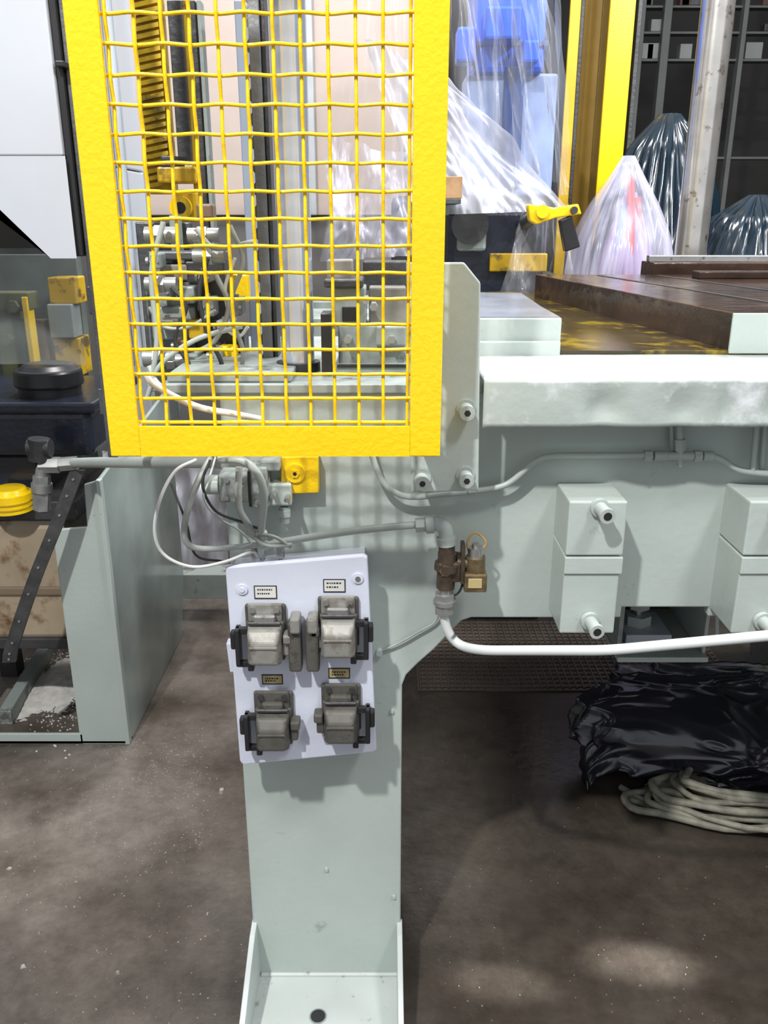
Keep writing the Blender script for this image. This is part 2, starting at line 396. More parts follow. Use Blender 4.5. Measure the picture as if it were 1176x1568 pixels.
nx = int((xb-xa)/S); nz_ = int((zb2-za)/S)
for i in range(nx+1):
    x = xa+.014+i*S
    if x > xb-.008: continue
    pts = []; q = int((zb2-za)/(S/4))
    for k in range(q+1):
        z = za+k*S/4; ph = math.pi*(z-za-.014)/S+math.pi*i
        pts.append((x+.0004*noise.noise(Vector((x*40, z*12, 1))), YG+.012+.0022*math.cos(ph), z))
    sweep_bm(bm, pts, .0025, 6)
for j in range(nz_+1):
    z = za+.014+j*S
    if z > zb2: continue
    pts = []; q = int((xb-xa)/(S/4))
    for k in range(q+1):
        x = xa+k*S/4; ph = math.pi*(x-xa-.014)/S+math.pi*j
        pts.append((x, YG+.012-.0022*math.cos(ph), z+.0007*math.cos(ph)+.0004*noise.noise(Vector((x*12, z*40, 5)))))
    sweep_bm(bm, pts, .0025, 6)
add(g, 'crimped_mesh', bm, YEL, smooth=True)

g = grp('guard_mounting_bracket')
YB = 1.262
prism(g, 'bracket_plate', [(630, 755), (733, 752), (736, 433), (711, 402), (622, 402)], YB, .012, GREY, .0025)
for (u, v) in ((716, 633), (647, 741), (715, 737)):
    p = W(u, v, 1.235)
    rod(g, 'bracket_bolt', p, Vector((p.x-.002, YW+.001, p.z+.004)), .0085, PIPE, 18)
    rod(g, 'bracket_bolt_head', p, p+Vector((-.001, .018, .001)), .0115, PIPE, 18)
    rod(g, 'bolt_socket', p+Vector((0, -.0006, 0)), p+Vector((0, .0002, 0)), .005, BLACK, 6)
    rod(g, 'bolt_washer', Vector((p.x, YB-.003, p.z+.002)), Vector((p.x, YB, p.z+.002)), .0145, GREY, 20)
for v in (470, 660):
    p = W(650, v, YB); box(g, 'guard_lug', (p.x-.012, p.x+.012), (YG+.0065, YB), (p.z-.012, p.z+.012), YEL)

# ================================================================ SOCKET PANEL
g = grp('power_socket_panel')
YP = 1.285
prism(g, 'enclosure_face', [(346, 868), (556, 850), (563, 853), (577, 1148), (574, 1152), (372, 1172), (367, 1166), (345, 876)], YP, .012, WHITE, .004)
prism(g, 'enclosure_body', [(352, 876), (558, 858), (572, 1143), (375, 1163)], YP+.012, YW-YP-.012, WHITE, .002)
prism(g, 'side_flange', [(346, 985), (358, 985), (364, 1030), (352, 1030)], YP+.02, .02, WHITE, .002)
for (u, v) in ((371, 902), (548, 885)):
    p = W(u, v, YP); rod(g, 'cover_screw', p+Vector((0, .002, 0)), p-Vector((0, .003, 0)), .009, WHITE, 24)
    rod(g, 'cover_screw_head', p-Vector((0, .003, 0)), p-Vector((0, .005, 0)), .0045, WHITE if u < 400 else STEEL, 12)
def label(u0, v0, u1, v1, m):
    pbox(g, 'label_border', u0, v0, u1, v1, YP-.0012, .0015, BLACK, 0)
    pbox(g, 'label_plate', u0+1.6, v0+1.6, u1-1.6, v1-1.6, YP-.0018, .001, m, 0)
    for k, vv in enumerate((v0+5, (v0+v1)/2+1)):
        x = u0+5
        while x < u1-7-4*k:
            w_ = random.uniform(1.5, 3.5); pbox(g, 'label_text', x, vv, x+w_, vv+2.2, YP-.0021, .0005, BLACK, 0); x += w_+1.3
label(389, 897, 424, 917, LABEL); label(495, 887, 529, 907, LABEL); label(401, 1033, 433, 1048, LABELY); label(503, 1023, 536, 1039, LABELY)
def socket(u, v, side, lid, flip):
    c = W(u, v, YP); cx, cz = c.x, c.z
    def b(nm, xa, xb, ya, yb, za, zb, m, bv=.002):
        xs = sorted((cx+xa*side, cx+xb*side)); box(g, nm, xs, (YP-yb, YP-ya), (cz+za, cz+zb), m, bv)
    b('socket_base', -.034, .034, 0, .010, -.036, .055, LIDD, .004)
    b('socket_hinge_plate', -.028, .028, .010, .016, .026, .060, lid, .004)
    b('socket_hinge_block', -.018, .018, .016, .028, .028, .043, STEEL if not flip else lid, .003)
    for sx in (-.02, .02):
        rod(g, 'hinge_screw', (cx+sx, YP-.016, cz+.050), (cx+sx, YP-.021, cz+.050), .005, STEEL if not flip else DARK, 12)
    rod(g, 'hinge_pin', (cx-.026, YP-.026, cz+.029), (cx+.026, YP-.026, cz+.029), .004, DARK, 10)
    bm = bmesh.new()
    back = [(-.029, -.040), (.029, -.040), (.029, .026), (-.029, .026)]
    mid = [(-.028, -.039), (.028, -.039), (.027, .022), (-.027, .022)]
    fr = [(-.022, -.034), (.022, -.034), (.021, .004), (-.021, .004)]
    R = []
    for pts, y in ((back, .010), (mid, .040), (fr, .054)):
        R.append([bm.verts.new((cx+a, YP-y, cz+z)) for a, z in pts])
    for p, q in zip(R, R[1:]):
        for i in range(4): bm.faces.new((p[i], p[(i+1) % 4], q[(i+1) % 4], q[i]))
    bm.faces.new(R[0]); bm.faces.new(R[-1])
    add(g, 'socket_lid', bm, lid, .005, seg=3)
    b('lid_rib', -.023, .023, .052, .056, -.004, .0, lid, .001)
    b('lid_lip', -.031, .031, .010, .020, -.043, .028, LIDD, .003)
    b('latch_bar', -.050, -.042, .006, .030, -.050, .018, BLACK, .002)
    b('latch_arm_top', -.050, -.026, .012, .022, .006, .018, BLACK, .002)
    b('latch_arm_low', -.050, -.022, .012, .022, -.055, -.044, BLACK, .002)
    b('latch_tab', -.058, -.048, .010, .026, -.020, .012, BLACK, .003)
    b('latch_hook', -.030, -.020, .016, .034, -.056, -.040, BLACK, .002)
    b('inner_latch', .030, .046, .008, .034, -.006, .010, lid, .003)
    b('inner_latch_foot', .028, .042, .008, .028, -.030, -.008, lid, .003)
socket(409, 968, 1, LIDG, False); socket(519, 957, -1, LIDG, False)
socket(421, 1098, 1, LIDD, True); socket(523, 1087, -1, LIDD, True)
for (u0, u1) in ((441, 461), (468, 488)):
    pbox(g, 'clamp_lever', u0, 955, u1, 1030, YP-.034, .026, LIDD, .004)
    pbox(g, 'clamp_lever_head', u0+2, 948, u1-2, 972, YP-.042, .034, LIDG, .004)
    pbox(g, 'clamp_lever_stem', u0+3, 975, u1-3, 1015, YP-.010, .010, DARK, .002)
for (u, v) in ((392, 858), (402, 852), (430, 853)):
    p = W(u, v, 1.325); rod(g, 'cable_gland', p, p+Vector((0, 0, .03)), .008, STEEL, 6)

g = grp('yellow_inspection_cover')
prism(g, 'cover_plate', [(430, 700), (487, 699), (488, 755), (430, 757)], 1.335, .026, YEL, .002)
p = W(452, 724, 1.335)
rod(g, 'cover_boss', p+Vector((0, .002, 0)), p-Vector((0, .004, 0)), .016, YEL, 28)
rod(g, 'cover_screw', p-Vector((0, .004, 0)), p-Vector((0, .007, 0)), .007, YEL, 6)
rod(g, 'cover_screw_socket', p-Vector((0, .007, 0)), p-Vector((0, .0073, 0)), .0035, BLACK, 6)

# ================================================================ PIPEWORK
g = grp('lubrication_pipe')
YC = 1.335
pts = [W(u, v, YC) for u, v in ((560, 660), (574, 715), (592, 748), (622, 763), (760, 748), (785, 738), (822, 702), (850, 697), (995, 697))]
tube(g, 'pipe_run', fillet(pts, .03), .0052, PIPE)
def hexn(u0, v0, u1, v1, Y, r, m, nm='pipe_nut', n=6):
    rod(g, nm, W(u0, v0, Y), W(u1, v1, Y), r, m, n, bevel=.001)
hexn(986, 698, 998, 698, YC, .010, PIPE); hexn(1001, 698, 1021, 698, YC, .0085, PIPE, n=14)
hexn(1018, 698, 1062, 698, YC, .007, PIPE, 'tee_body', 14)
tube(g, 'tee_branch', [W(1041, 698, YC), W(1041, 640, YC)], .006, PIPE)
hexn(1041, 690, 1041, 672, YC, .0095, PIPE); hexn(1041, 714, 1041, 700, YC, .005, PIPE)
hexn(1062, 698, 1074, 698, YC, .010, PIPE); hexn(1076, 698, 1092, 698, YC, .008, PIPE, n=14)
pts = [W(u, v, YC) for u, v in ((1090, 698), (1106, 703), (1128, 720), (1180, 726), (1300, 724))]
tube(g, 'pipe_run_right', fillet(pts, .02), .0052, PIPE)
tube(g, 'riser_right', [W(1160, 640, YC), W(1152, 722, YC)], .005, PIPE)
tube(g, 'riser_right_b', [W(1172, 640, YC+.01), W(1166, 722, YC+.01)], .005, PIPE)
tube(g, 'riser_left_b', [W(1028, 640, YC+.01), W(1030, 694, YC+.01)], .004, PIPE)
hexn(716, 752, 728, 751, YC, .008, PIPE)

g = grp('compressed_air_valve')
YV = 1.30
tube(g, 'inlet_conduit', fillet([W(395, 838, YV), W(450, 826, YV), W(560, 810, YV), W(645, 803, YV)], .05), .0062, PIPE)
rod(g, 'inlet_union', W(636, 804, YV), W(654, 803, YV), .0125, PIPE, 6, bevel=.001)
tube(g, 'elbow', fillet([W(650, 803, YV), W(682, 801, YV), W(684, 835, YV)], .02), .0125, PIPE, 16)
rod(g, 'elbow_collar', W(652, 803, YV), W(664, 802, YV), .0155, PIPE, 16)
rod(g, 'elbow_lower_collar', W(683, 822, YV), W(684, 834, YV), .0155, PIPE, 16)
rod(g, 'upper_nut', W(684, 834, YV), W(684, 848, YV), .015, BRONZE, 6)
rod(g, 'valve_body', W(685, 846, YV), W(682, 900, YV), .0155, BRONZE, 20)
rod(g, 'valve_flange', W(685, 862, YV), W(684, 872, YV), .021, BRONZE, 20)
pbox(g, 'valve_block', 671, 862, 706, 893, YV-.012, .024, BRONZE, .004)
p = W(682, 875, YV-.018); rod(g, 'valve_cap', p, p+Vector((0, .02, 0)), .010, BRASS, 6)
rod(g, 'side_port', W(700, 862, YV), W(730, 862, YV), .010, BRONZE, 14)
pbox(g, 'side_plate', 706, 835, 712, 895, YV-.012, .024, BRONZE, .001)
rod(g, 'pressure_switch', W(728, 852, YV), W(728, 884, YV), .0165, BRASS, 20)
rod(g, 'pressure_switch_cap', W(728, 838, YV), W(728, 853, YV), .0125, STEEL, 20)
rod(g, 'switch_screw', W(728, 832, YV), W(728, 838, YV), .006, STEEL, 12)
pbox(g, 'switch_block', 711, 880, 746, 908, YV-.018, .036, BRASS, .003)
pbox(g, 'switch_label', 717, 887, 738, 901, YV-.020, .004, LABELY, .0005)
tube(g, 'switch_wire', catmull([W(736, 845, YV), W(744, 830, YV), W(728, 816, YV), W(716, 830, YV), W(722, 860, YV)]), .0018, mat('orange_wire', (.45, .26, .07), .5), 8)
tube(g, 'switch_wire_low', catmull([W(712, 880, YV), W(704, 905, YV), W(690, 915, YV)]), .002, BLACK, 8)
rod(g, 'lower_collar', W(682, 896, YV), W(681, 908, YV), .012, STEEL, 16)
rod(g, 'lower_union', W(681, 908, YV), W(680, 938, YV), .0175, GALV, 6, bevel=.001)
rod(g, 'lower_union_ring', W(681, 918, YV), W(681, 924, YV), .0195, GALV, 16)
rod(g, 'wall_mount', W(700, 850, YV+.005), W(700, 850, YW+.002), .006, BRONZE, 12)
g = grp('compressed_air_pipe')
pts = [W(680, 930, YV), W(682, 962, YV), W(700, 988, YV), W(735, 996, 1.26), W(930, 996, 1.17), W(1190, 972, 1.12), W(1330, 962, 1.10)]
tube(g, 'pipe_run', fillet(pts, .03), .0082, PIPEW, 18)

g = grp('thin_signal_cable')
tube(g, 'cable', catmull([W(578, 1000, 1.355), W(610, 985, 1.352), (W(640, 968, 1.352)), W(668, 950, 1.352), W(676, 915, 1.34)]), .002, HOSEG, 8)
p = W(581, 1001, 1.35); rod(g, 'cable_stub', p, p+Vector((0, .012, 0)), .006, GREY, 12)

# ================================================================ SOLENOID + HOSES
g = grp('solenoid_valve_block')
YS = 1.30
pbox(g, 'valve_body', 334, 728, 382, 770, YS, .05, GREYD, .003)
pbox(g, 'valve_end', 382, 716, 410, 778, YS+.005, .05, GREYD, .003)
pbox(g, 'valve_end_plate', 408, 742, 446, 775, YS+.02, .038, GREY, .003)
pbox(g, 'valve_top_port', 398, 706, 428, 722, YS+.01, .04, GREYD, .003)
pbox(g, 'valve_gap', 380, 722, 384, 776, YS-.001, .05, BLACK, .0)
rod(g, 'coil', W(316, 742, YS+.02), W(336, 742, YS+.02), .016, GREY, 20)
rod(g, 'coil_cap', W(313, 742, YS+.02), W(317, 742, YS+.02), .012, BLACK, 20)
for (u, v) in ((347, 735), (372, 735), (347, 762), (372, 762), (395, 725), (395, 768), (418, 760), (439, 765)):
    p = W(u, v, YS); rod(g, 'valve_screw', p+Vector((0, .022, 0)), p-Vector((0, .004, 0)), .0045, STEEL, 6)
rod(g, 'drain_stub', W(436, 776, YS+.03), W(436, 800, YS+.03), .008, PIPE, 12)
rod(g, 'drain_nut', W(436, 780, YS+.03), W(436, 790, YS+.03), .011, PIPE, 6)
g = grp('hose_bundle')
def H_(nm, pts, r, m): tube(g, nm, catmull([W(*p) for p in pts]), r, m, 10)
H_('white_cable', [(300, 704, 1.30), (268, 722, 1.27), (245, 765, 1.25), (237, 815, 1.25), (252, 850, 1.26), (295, 868, 1.27), (345, 860, 1.28), (385, 845, 1.30), (395, 852, 1.32)], .0028, HOSEW)
H_('white_cable_thin', [(330, 700, 1.30), (318, 740, 1.27), (312, 762, 1.26), (330, 790, 1.27), (370, 815, 1.29), (398, 850, 1.32)], .0018, PIPE)
H_('grey_hose', [(322, 700, 1.31), (300, 745, 1.28), (284, 795, 1.27), (285, 828, 1.27), (305, 840, 1.28), (360, 838, 1.30), (410, 832, 1.30)], .0052, HOSEG)
H_('grey_hose_loop', [(335, 703, 1.25), (372, 706, 1.24), (396, 728, 1.24), (404, 765, 1.25), (400, 810, 1.28), (398, 850, 1.32)], .0062, PIPE)
H_('dark_hose', [(322, 704, 1.27), (310, 742, 1.26), (330, 782, 1.27), (372, 800, 1.27), (410, 815, 1.29)], .0022, RUBBER)
H_('short_hose', [(366, 715, 1.28), (366, 775, 1.27), (378, 800, 1.27), (388, 818, 1.28)], .0055, HOSEG)
H_('cable_tail', [(385, 820, 1.28), (410, 835, 1.28), (447, 834, 1.29)], .0038, HOSEG)
H_('cable_tail_b', [(378, 815, 1.28), (420, 822, 1.28), (445, 838, 1.29)], .003, HOSEG)
H_('gland_lead_a', [(405, 815, 1.28), (398, 835, 1.31), (402, 855, 1.325)], .005, GALV)
H_('gland_lead_b', [(432, 833, 1.30), (428, 845, 1.32), (430, 856, 1.325)], .004, GALV)
H_('dark_lead', [(262, 740, 1.34), (285, 800, 1.33), (300, 850, 1.33), (345, 860, 1.33)], .002, RUBBER)

# ================================================================ ITEMS BEHIND THE MESH
g = grp('polished_guide_rod')
x = W(452, 400, 1.49).x; r = .0285
rod(g, 'rod', (x, 1.49, 1.25), (x, 1.49, 2.4), r, CHROME, 48)
rod(g, 'rod_seat', (x, 1.49, 1.2495), (x, 1.49, 1.266), .038, DARK, 32)
g = grp('gear_rack')
bm = bmesh.new()
xr0 = W(389, 300, 1.56).x; xr1 = W(410, 300, 1.56).x
box(g, 'rack_bar', (xr0+.006, xr1), (1.54, 1.58), (1.25, 2.4), RACKL, .001)
box(g, 'rack_guide', (xr1+.001, xr1+.008), (1.55, 1.60), (1.25, 2.4), DARK, .001)
z = 1.25
while z < 2.39:
    vs = [(xr0+.006, z), (xr0, z+.008), (xr0, z+.014), (xr0+.006, z+.022)]
    a = [bm.verts.new((p[0], 1.542, p[1])) for p in vs]; b = [bm.verts.new((p[0], 1.578, p[1])) for p in vs]
    bm.faces.new(a); bm.faces.new(b[::-1])
    for i in range(4): bm.faces.new((a[i], b[i], b[(i+1) % 4], a[(i+1) % 4]))
    z += .036
add(g, 'rack_teeth', bm, RACKM)
g = grp('guide_channel')
pbox(g, 'channel_web', 372, 0, 386, 560, 1.72, .05, BLUEG, .002)
pbox(g, 'channel_flange', 302, 0, 316, 560, 1.74, .04, DARK, .002)
pbox(g, 'channel_edge', 318, 0, 324, 560, 1.74, .03, GREYD, .001)
pbox(g, 'channel_foot', 296, 556, 390, 600, 1.71, .09, GREYD, .002)
g = grp('clamp_block')
pbox(g, 'block_lower', 512, 560, 625, 592, 1.44, .12, GREYD, .003)
pbox(g, 'block_main', 518, 498, 622, 562, 1.47, .10, GREYD, .003)
pbox(g, 'block_upper', 512, 440, 560, 500, 1.47, .08, GREYD, .003)
pbox(g, 'block_cap', 496, 428, 556, 441, 1.45, .10, DARK, .003)
pbox(g, 'block_right', 575, 500, 622, 530, 1.45, .03, GREYD, .003)
pbox(g, 'block_slot', 524, 470, 545, 492, 1.466, .01, BLACK, .001)
pbox(g, 'block_seam', 516, 559, 624, 563, 1.437, .01, BLACK, 0)
pbox(g, 'block_stain', 565, 440, 622, 498, 1.50, .05, RUSTG, .003)
pbox(g, 'block_shim', 500, 398, 540, 428, 1.50, .05, RUSTG, .003)
pbox(g, 'block_back', 556, 400, 625, 445, 1.60, .05, DARK, .003)
pbox(g, 'block_roller_bed', 492, 480, 508, 590, 1.43, .05, BLACK, .002)
for (u, v) in ((532, 520), (600, 520), (560, 578), (612, 578), (560, 460), (572, 470)):
    p = W(u, v, 1.44); rod(g, 'block_bolt', p+Vector((0, .03, 0)), p-Vector((0, .003, 0)), .007, GALV, 6)
g = grp('hydraulic_manifold')
pbox(g, 'manifold_dark_backing', 218, 340, 300, 600, 1.70, .02, RACKM, .003)  # dark backing added behind the valves to bring contrast
pbox(g, 'manifold_plate', 225, 430, 330, 560, 1.62, .05, GREYD, .003)
pbox(g, 'manifold_mid', 232, 470, 300, 520, 1.58, .04, GREYD, .003)
pbox(g, 'manifold_low', 226, 545, 300, 600, 1.52, .08, GREYD, .003)
pbox(g, 'manifold_dark', 286, 400, 345, 490, 1.60, .06, DARK, .003)
pbox(g, 'manifold_dark_low', 300, 500, 375, 590, 1.60, .06, DARK, .003)
pbox(g, 'manifold_arm', 226, 385, 345, 398, 1.60, .06, RACKM, .003)
pbox(g, 'manifold_rust_plate', 232, 405, 290, 430, 1.60, .05, RUSTG, .003)
pbox(g, 'manifold_knob', 300, 312, 325, 335, 1.60, .04, BROWN, .004)
pbox(g, 'manifold_post', 262, 330, 276, 430, 1.66, .03, GREYD, .002)
pbox(g, 'yellow_valve_a', 288, 490, 312, 520, 1.56, .05, YELD, .004)
pbox(g, 'yellow_valve_b', 338, 420, 380, 462, 1.64, .03, YEL, .003)
pbox(g, 'yellow_valve_c', 335, 530, 362, 562, 1.56, .03, YEL, .004)
pbox(g, 'yellow_valve_d', 296, 560, 330, 580, 1.55, .03, YELD, .004)
box(g, 'manifold_base', (-.352, -.15), (1.37, 1.66), (1.2505, 1.264), GREYD, .003)
for (u, v, wd, hh, m_) in ((248, 448, 26, 20, RACKL), (286, 452, 22, 26, GREYD), (256, 497, 30, 16, RUSTG), (318, 470, 20, 30, RACKL), (344, 500, 26, 18, GREYD),
                           (352, 575, 22, 18, RUSTG), (268, 578, 24, 16, RACKL), (236, 400, 16, 24, GREYD), (330, 545, 18, 22, GREYD), (276, 530, 18, 18, BROWN),
                           (312, 425, 18, 16, RUSTG), (362, 470, 16, 28, RACKL)):
    Yv = 1.535+.006*(u % 5)
    pbox(g, 'valve_spool', u-wd/2, v-hh/2, u+wd/2, v+hh/2, Yv, .05, m_, .003)
    rod(g, 'spool_cap', W(u-wd/2-4, v, Yv+.02), W(u-wd/2, v, Yv+.02), .007, GALV, 12)
    rod(g, 'spool_port', W(u, v-hh/2-6, Yv+.02), W(u, v-hh/2, Yv+.02), .005, GALV, 6)
    for du in (-wd/3, wd/3):
        p = W(u+du, v, Yv); rod(g, 'spool_screw', p-Vector((0, .003, 0)), p, .003, STEEL, 6)
for (u, v, rr) in ((245, 360, .014), (245, 435, .012), (262, 552, .012), (243, 548, .016), (310, 360, .012), (318, 392, .012)):
    rod(g, 'fitting_body', W(u-22, v, 1.50), W(u+26, v, 1.50), rr, GALV, 14)
    rod(g, 'fitting_nut', W(u-6, v, 1.50), W(u+8, v, 1.50), rr*1.3, GALV, 6)
HS = (([(300, 600), (262, 598), (240, 585), (228, 560)], .0045, HOSEW), ([(364, 620), (368, 600), (374, 570)], .007, HOSEW),
      ([(330, 420), (350, 470), (330, 520), (300, 540)], .0045, HOSEG), ([(250, 340), (232, 420), (240, 520), (230, 590)], .0045, PIPE),
      ([(300, 350), (330, 380), (390, 370)], .0045, HOSEG), ([(225, 610), (245, 560), (300, 520), (370, 500)], .0045, PIPE),
      ([(360, 395), (345, 440), (350, 480)], .003, HOSEW), ([(318, 395), (305, 450), (318, 510), (340, 560), (330, 598)], .004, RUBBER),
      ([(352, 345), (372, 400), (352, 470), (372, 540), (360, 596)], .004, HOSEG), ([(262, 440), (285, 470), (268, 520), (290, 560), (284, 598)], .0035, RUBBER),
      ([(228, 470), (250, 500), (290, 500), (330, 475)], .003, HOSEG), ([(340, 500), (365, 515), (380, 500)], .003, HOSEW))
for pts, rr, m_ in HS:
    tube(g, 'manifold_hose', catmull([W(a, b, 1.47) for a, b in pts]), rr, m_, 10)
tube(g, 'white_lead', catmull([W(222, 572, 1.28), (W(240, 592, 1.28)), W(300, 622, 1.27), W(360, 634, 1.27), W(400, 642, 1.30)]), .005, HOSEW, 10)
bg = mat('blue_grey_pipe', (.42, .48, .56), .3)
for u, rr in ((188, .008), (203, .008)):
    tube(g, 'riser_pipe', [W(u+12, 560, 1.56), Vector((W(u+12, 560, 1.56).x, 1.56, 2.4))], rr, bg, 14)
g = grp('yellow_cable_chain')
CHY = mat('chain_yellow', (.55, .36, .015), .5, mottle=.3, scale=40, dirt=(.14, .10, .02), dirt_amt=.42)
xa = W(212, 200, 1.85).x; xb = W(258, 200, 1.85).x
box(g, 'chain_back', (xa, xb), (1.87, 1.90), (1.55, 2.5), CHY, .002)
bm = bmesh.new()
z = 1.56
while z < 2.5:
    a = [bm.verts.new(p) for p in ((xa+.004, 1.858, z), (xb-.006, 1.858, z+.010), (xb-.006, 1.858, z+.018), (xa+.004, 1.858, z+.008))]
    b = [bm.verts.new((v.co.x, 1.872, v.co.z)) for v in a]
    bm.faces.new(a); bm.faces.new(b[::-1])
    for i in range(4): bm.faces.new((a[i], b[i], b[(i+1) % 4], a[(i+1) % 4]))
    z += .0135
add(g, 'chain_links', bm, CHY)
pbox(g, 'chain_side_rail', 264, 0, 286, 250, 1.85, .04, DARK, .002)
pbox(g, 'chain_rail_yellow', 288, 0, 298, 330, 1.86, .04, YELD, .002)
pbox(g, 'chain_carrier', 240, 255, 300, 280, 1.82, .06, YELD, .004)
pbox(g, 'carrier_clip', 246, 238, 268, 256, 1.82, .04, DARK, .003)
pbox(g, 'coupling_body', 268, 290, 302, 340, 1.80, .06, YELD, .008)
p = W(276, 318, 1.79); rod(g, 'coupling_flange', p, p+Vector((0, .03, 0)), .022, YEL, 24)
rod(g, 'coupling_bore', p-Vector((0, .001, 0)), p, .011, BLACK, 16)
rod(g, 'coupling_shaft', W(272, 240, 1.84), W(272, 262, 1.84), .014, BLACK, 14)
pbox(g, 'chain_support', 250, 335, 262, 640, 1.88, .02, GREYD, .002)

# ================================================================ LEFT: WHITE MACHINE CABINET
g = grp('white_machine_cabinet')
YL = 1.55
xc = W(107, 330, YL).x
zA = W(100, 240, YL).z; zB = W(95, 393, YL).z; zC = W(0, 318, YL).z; xC = W(0, 318, YL).x; xD = W(78, 392, YL).x
prismw(g, 'upper_panel', [(-1.6, zA+.0015), (xc, zA+.0015), (xc, 2.6), (-1.6, 2.6)], YL, .5, PANELW, .003)
prismw(g, 'lower_panel', [(-1.6, zC+.25), (xC-.3, zC+.22), (xC, zC), (xD, zB), (xc, zB), (xc, zA-.0015), (-1.6, zA-.0015)], YL+.001, .5, PANELW, .003)
box(g, 'edge_seal', (xc, xc+.012), (YL+.01, YL+.2), (zB, 2.6), BLACK, .002)
zs = W(150, 705, YL).z
box(g, 'edge_channel', (xc+.013, xc+.032), (YL+.02, YL+.10), (zs, 2.6), RACKM, .002)
box(g, 'edge_channel_hinge', (xc+.005, xc+.02), (YL-.005, YL+.02), (W(90, 103, YL).z, W(90, 93, YL).z), BLACK, .002)
for v in (440, 600):
    box(g, 'edge_channel_clip', (xc+.004, xc+.014), (YL+.03, YL+.06), (W(120, v, YL).z-.05, W(120, v, YL).z), RACKM, .002)
g = grp('polycarbonate_guard')
sheet(g, 'guard_sheet', W(-80, 558, 1.85), W(132, 558, 1.85), W(115, 380, 1.85), W(-80, 380, 1.85), PLG, 20, 20, .01, 3, 2, 3.3)
g = grp('yellow_machine_part')
YM = 2.75
pbox(g, 'yellow_upper', 74, 425, 116, 466, YM+.05, .1, YELD, .004)
pbox(g, 'yellow_lower', 84, 518, 124, 575, YM+.05, .1, YELD, .004)
pbox(g, 'grey_clevis', 74, 466, 112, 518, YM+.03, .08, GREYD, .004)
pbox(g, 'olive_post', 0, 450, 26, 640, YM, .08, OLIVE, .004)
pbox(g, 'olive_arm', -60, 448, 44, 476, YM-.01, .08, OLIVE, .004)
pbox(g, 'yellow_edge', 40, 455, 48, 575, YM-.02, .05, YEL, .002)
pbox(g, 'dark_back', -80, 390, 150, 1000, YM+.2, .05, mat('dark_green_grey', (.10, .12, .11), .5, mottle=.4), .002)
pbox(g, 'bracket', 8, 490, 40, 580, YM+.02, .05, DARK, .004)
pbox(g, 'rust_plate', 48, 490, 72, 560, YM+.05, .04, BROWN, .004)
for (u, v) in ((18, 470), (8, 520)):
    p = W(u, v, YM-.03); rod(g, 'bolt', p, p+Vector((0, .05, 0)), .02, OLIVE, 6)

# ================================================================ LEFT: HYDRAULIC POWER UNIT
g = grp('hydraulic_power_unit')
YU = 2.25
pbox(g, 'tank', -120, 795, 112, 985, YU+.05, .42, TANK, .03)
pbox(g, 'tank_top', -120, 768, 118, 797, YU+.03, .44, DARK, .004)
pbox(g, 'motor_block', -120, 630, 140, 700, YU, .42, NAVY, .02)
pbox(g, 'motor_flange', -120, 617, 144, 634, YU-.01, .43, NAVY, .008)
pbox(g, 'lower_block', -120, 698, 60, 770, YU+.08, .36, NAVY, .006)
c = W(79, 612, YU+.12); c.z = W(0, 617, YU).z
rod(g, 'breather_base', c, c+Vector((0, 0, .05)), .084, BLACK, 40)
rod(g, 'breather_cap', c+Vector((0, 0, .026)), c+Vector((0, 0, .074)), .094, BLACK, 48, r2=.09, bevel=.008)
rod(g, 'breather_top', c+Vector((0, 0, .072)), c+Vector((0, 0, .086)), .082, BLACK, 48, r2=.064, bevel=.003)
p = W(18, 780, YU+.02)
rod(g, 'yellow_filler_neck', p, p+Vector((0, 0, .05)), .060, YEL, 32)
rod(g, 'yellow_filler_cap', p+Vector((0, 0, .04)), p+Vector((0, 0, .065)), .056, YEL, 32, r2=.045, bevel=.004)
for k in range(2): rod(g, 'filler_ring', p+Vector((0, 0, .012+.015*k)), p+Vector((0, 0, .016+.015*k)), .0625, YELD, 32)
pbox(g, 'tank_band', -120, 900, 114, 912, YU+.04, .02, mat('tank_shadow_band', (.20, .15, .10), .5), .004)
pbox(g, 'tank_skid', -120, 978, 116, 994, YU+.04, .42, DARK, .004)
for xx in (-.95, -1.3):
    box(g, 'tank_leg', (xx-.03, xx+.03), (YU+.1, YU+.16), (0, W(0, 985, YU+.05).z), DARK, .003)
    box(g, 'tank_leg_rear', (xx-.03, xx+.03), (YU+.35, YU+.41), (0, W(0, 985, YU+.05).z), DARK, .003)
YF = 2.15
rod(g, 'angle_fitting', W(60, 672, YF), W(60, 704, YF), .028, DARK, 20)
rod(g, 'banjo_block', W(44, 686, YF), W(78, 686, YF), .024, DARK, 16)
rod(g, 'union_a', W(62, 712, YF), W(92, 712, YF), .022, GALV, 6)
rod(g, 'union_b', W(92, 711, YF), W(118, 709, YF), .019, GALV, 6)
tube(g, 'elbow_down', fillet([W(80, 712, YF), W(64, 713, YF), W(64, 745, YF)], .03), .017, GALV, 14)
rod(g, 'union_c', W(64, 728, YF), W(64, 780, YF), .023, GALV, 6)
rod(g, 'union_d', W(64, 740, YF), W(64, 752, YF), .027, GALV, 16)
tube(g, 'supply_pipe', catmull([W(112, 709, YF), W(160, 708, 1.95), W(240, 708, 1.7), W(330, 706, 1.42), W(350, 712, 1.36)]), .013, PIPE, 16)
g = grp('perforated_steel_strap')
a = [W(118, 722, 2.14), W(92, 790, 2.12), W(52, 890, 2.10), W(20, 985, 2.08), W(14, 1015, 2.08)]
bm = bmesh.new(); w = .020; rows = []
for p in catmull(a, 8):
    rows.append([bm.verts.new(p+Vector(q)) for q in ((-w, 0, 0), (w, -.003, .004), (w, .006, .004), (-w, .009, 0))])
for r0, r1 in zip(rows, rows[1:]):
    for i in range(4): bm.faces.new((r0[i], r0[(i+1) % 4], r1[(i+1) % 4], r1[i]))
bm.faces.new(rows[0]); bm.faces.new(rows[-1])
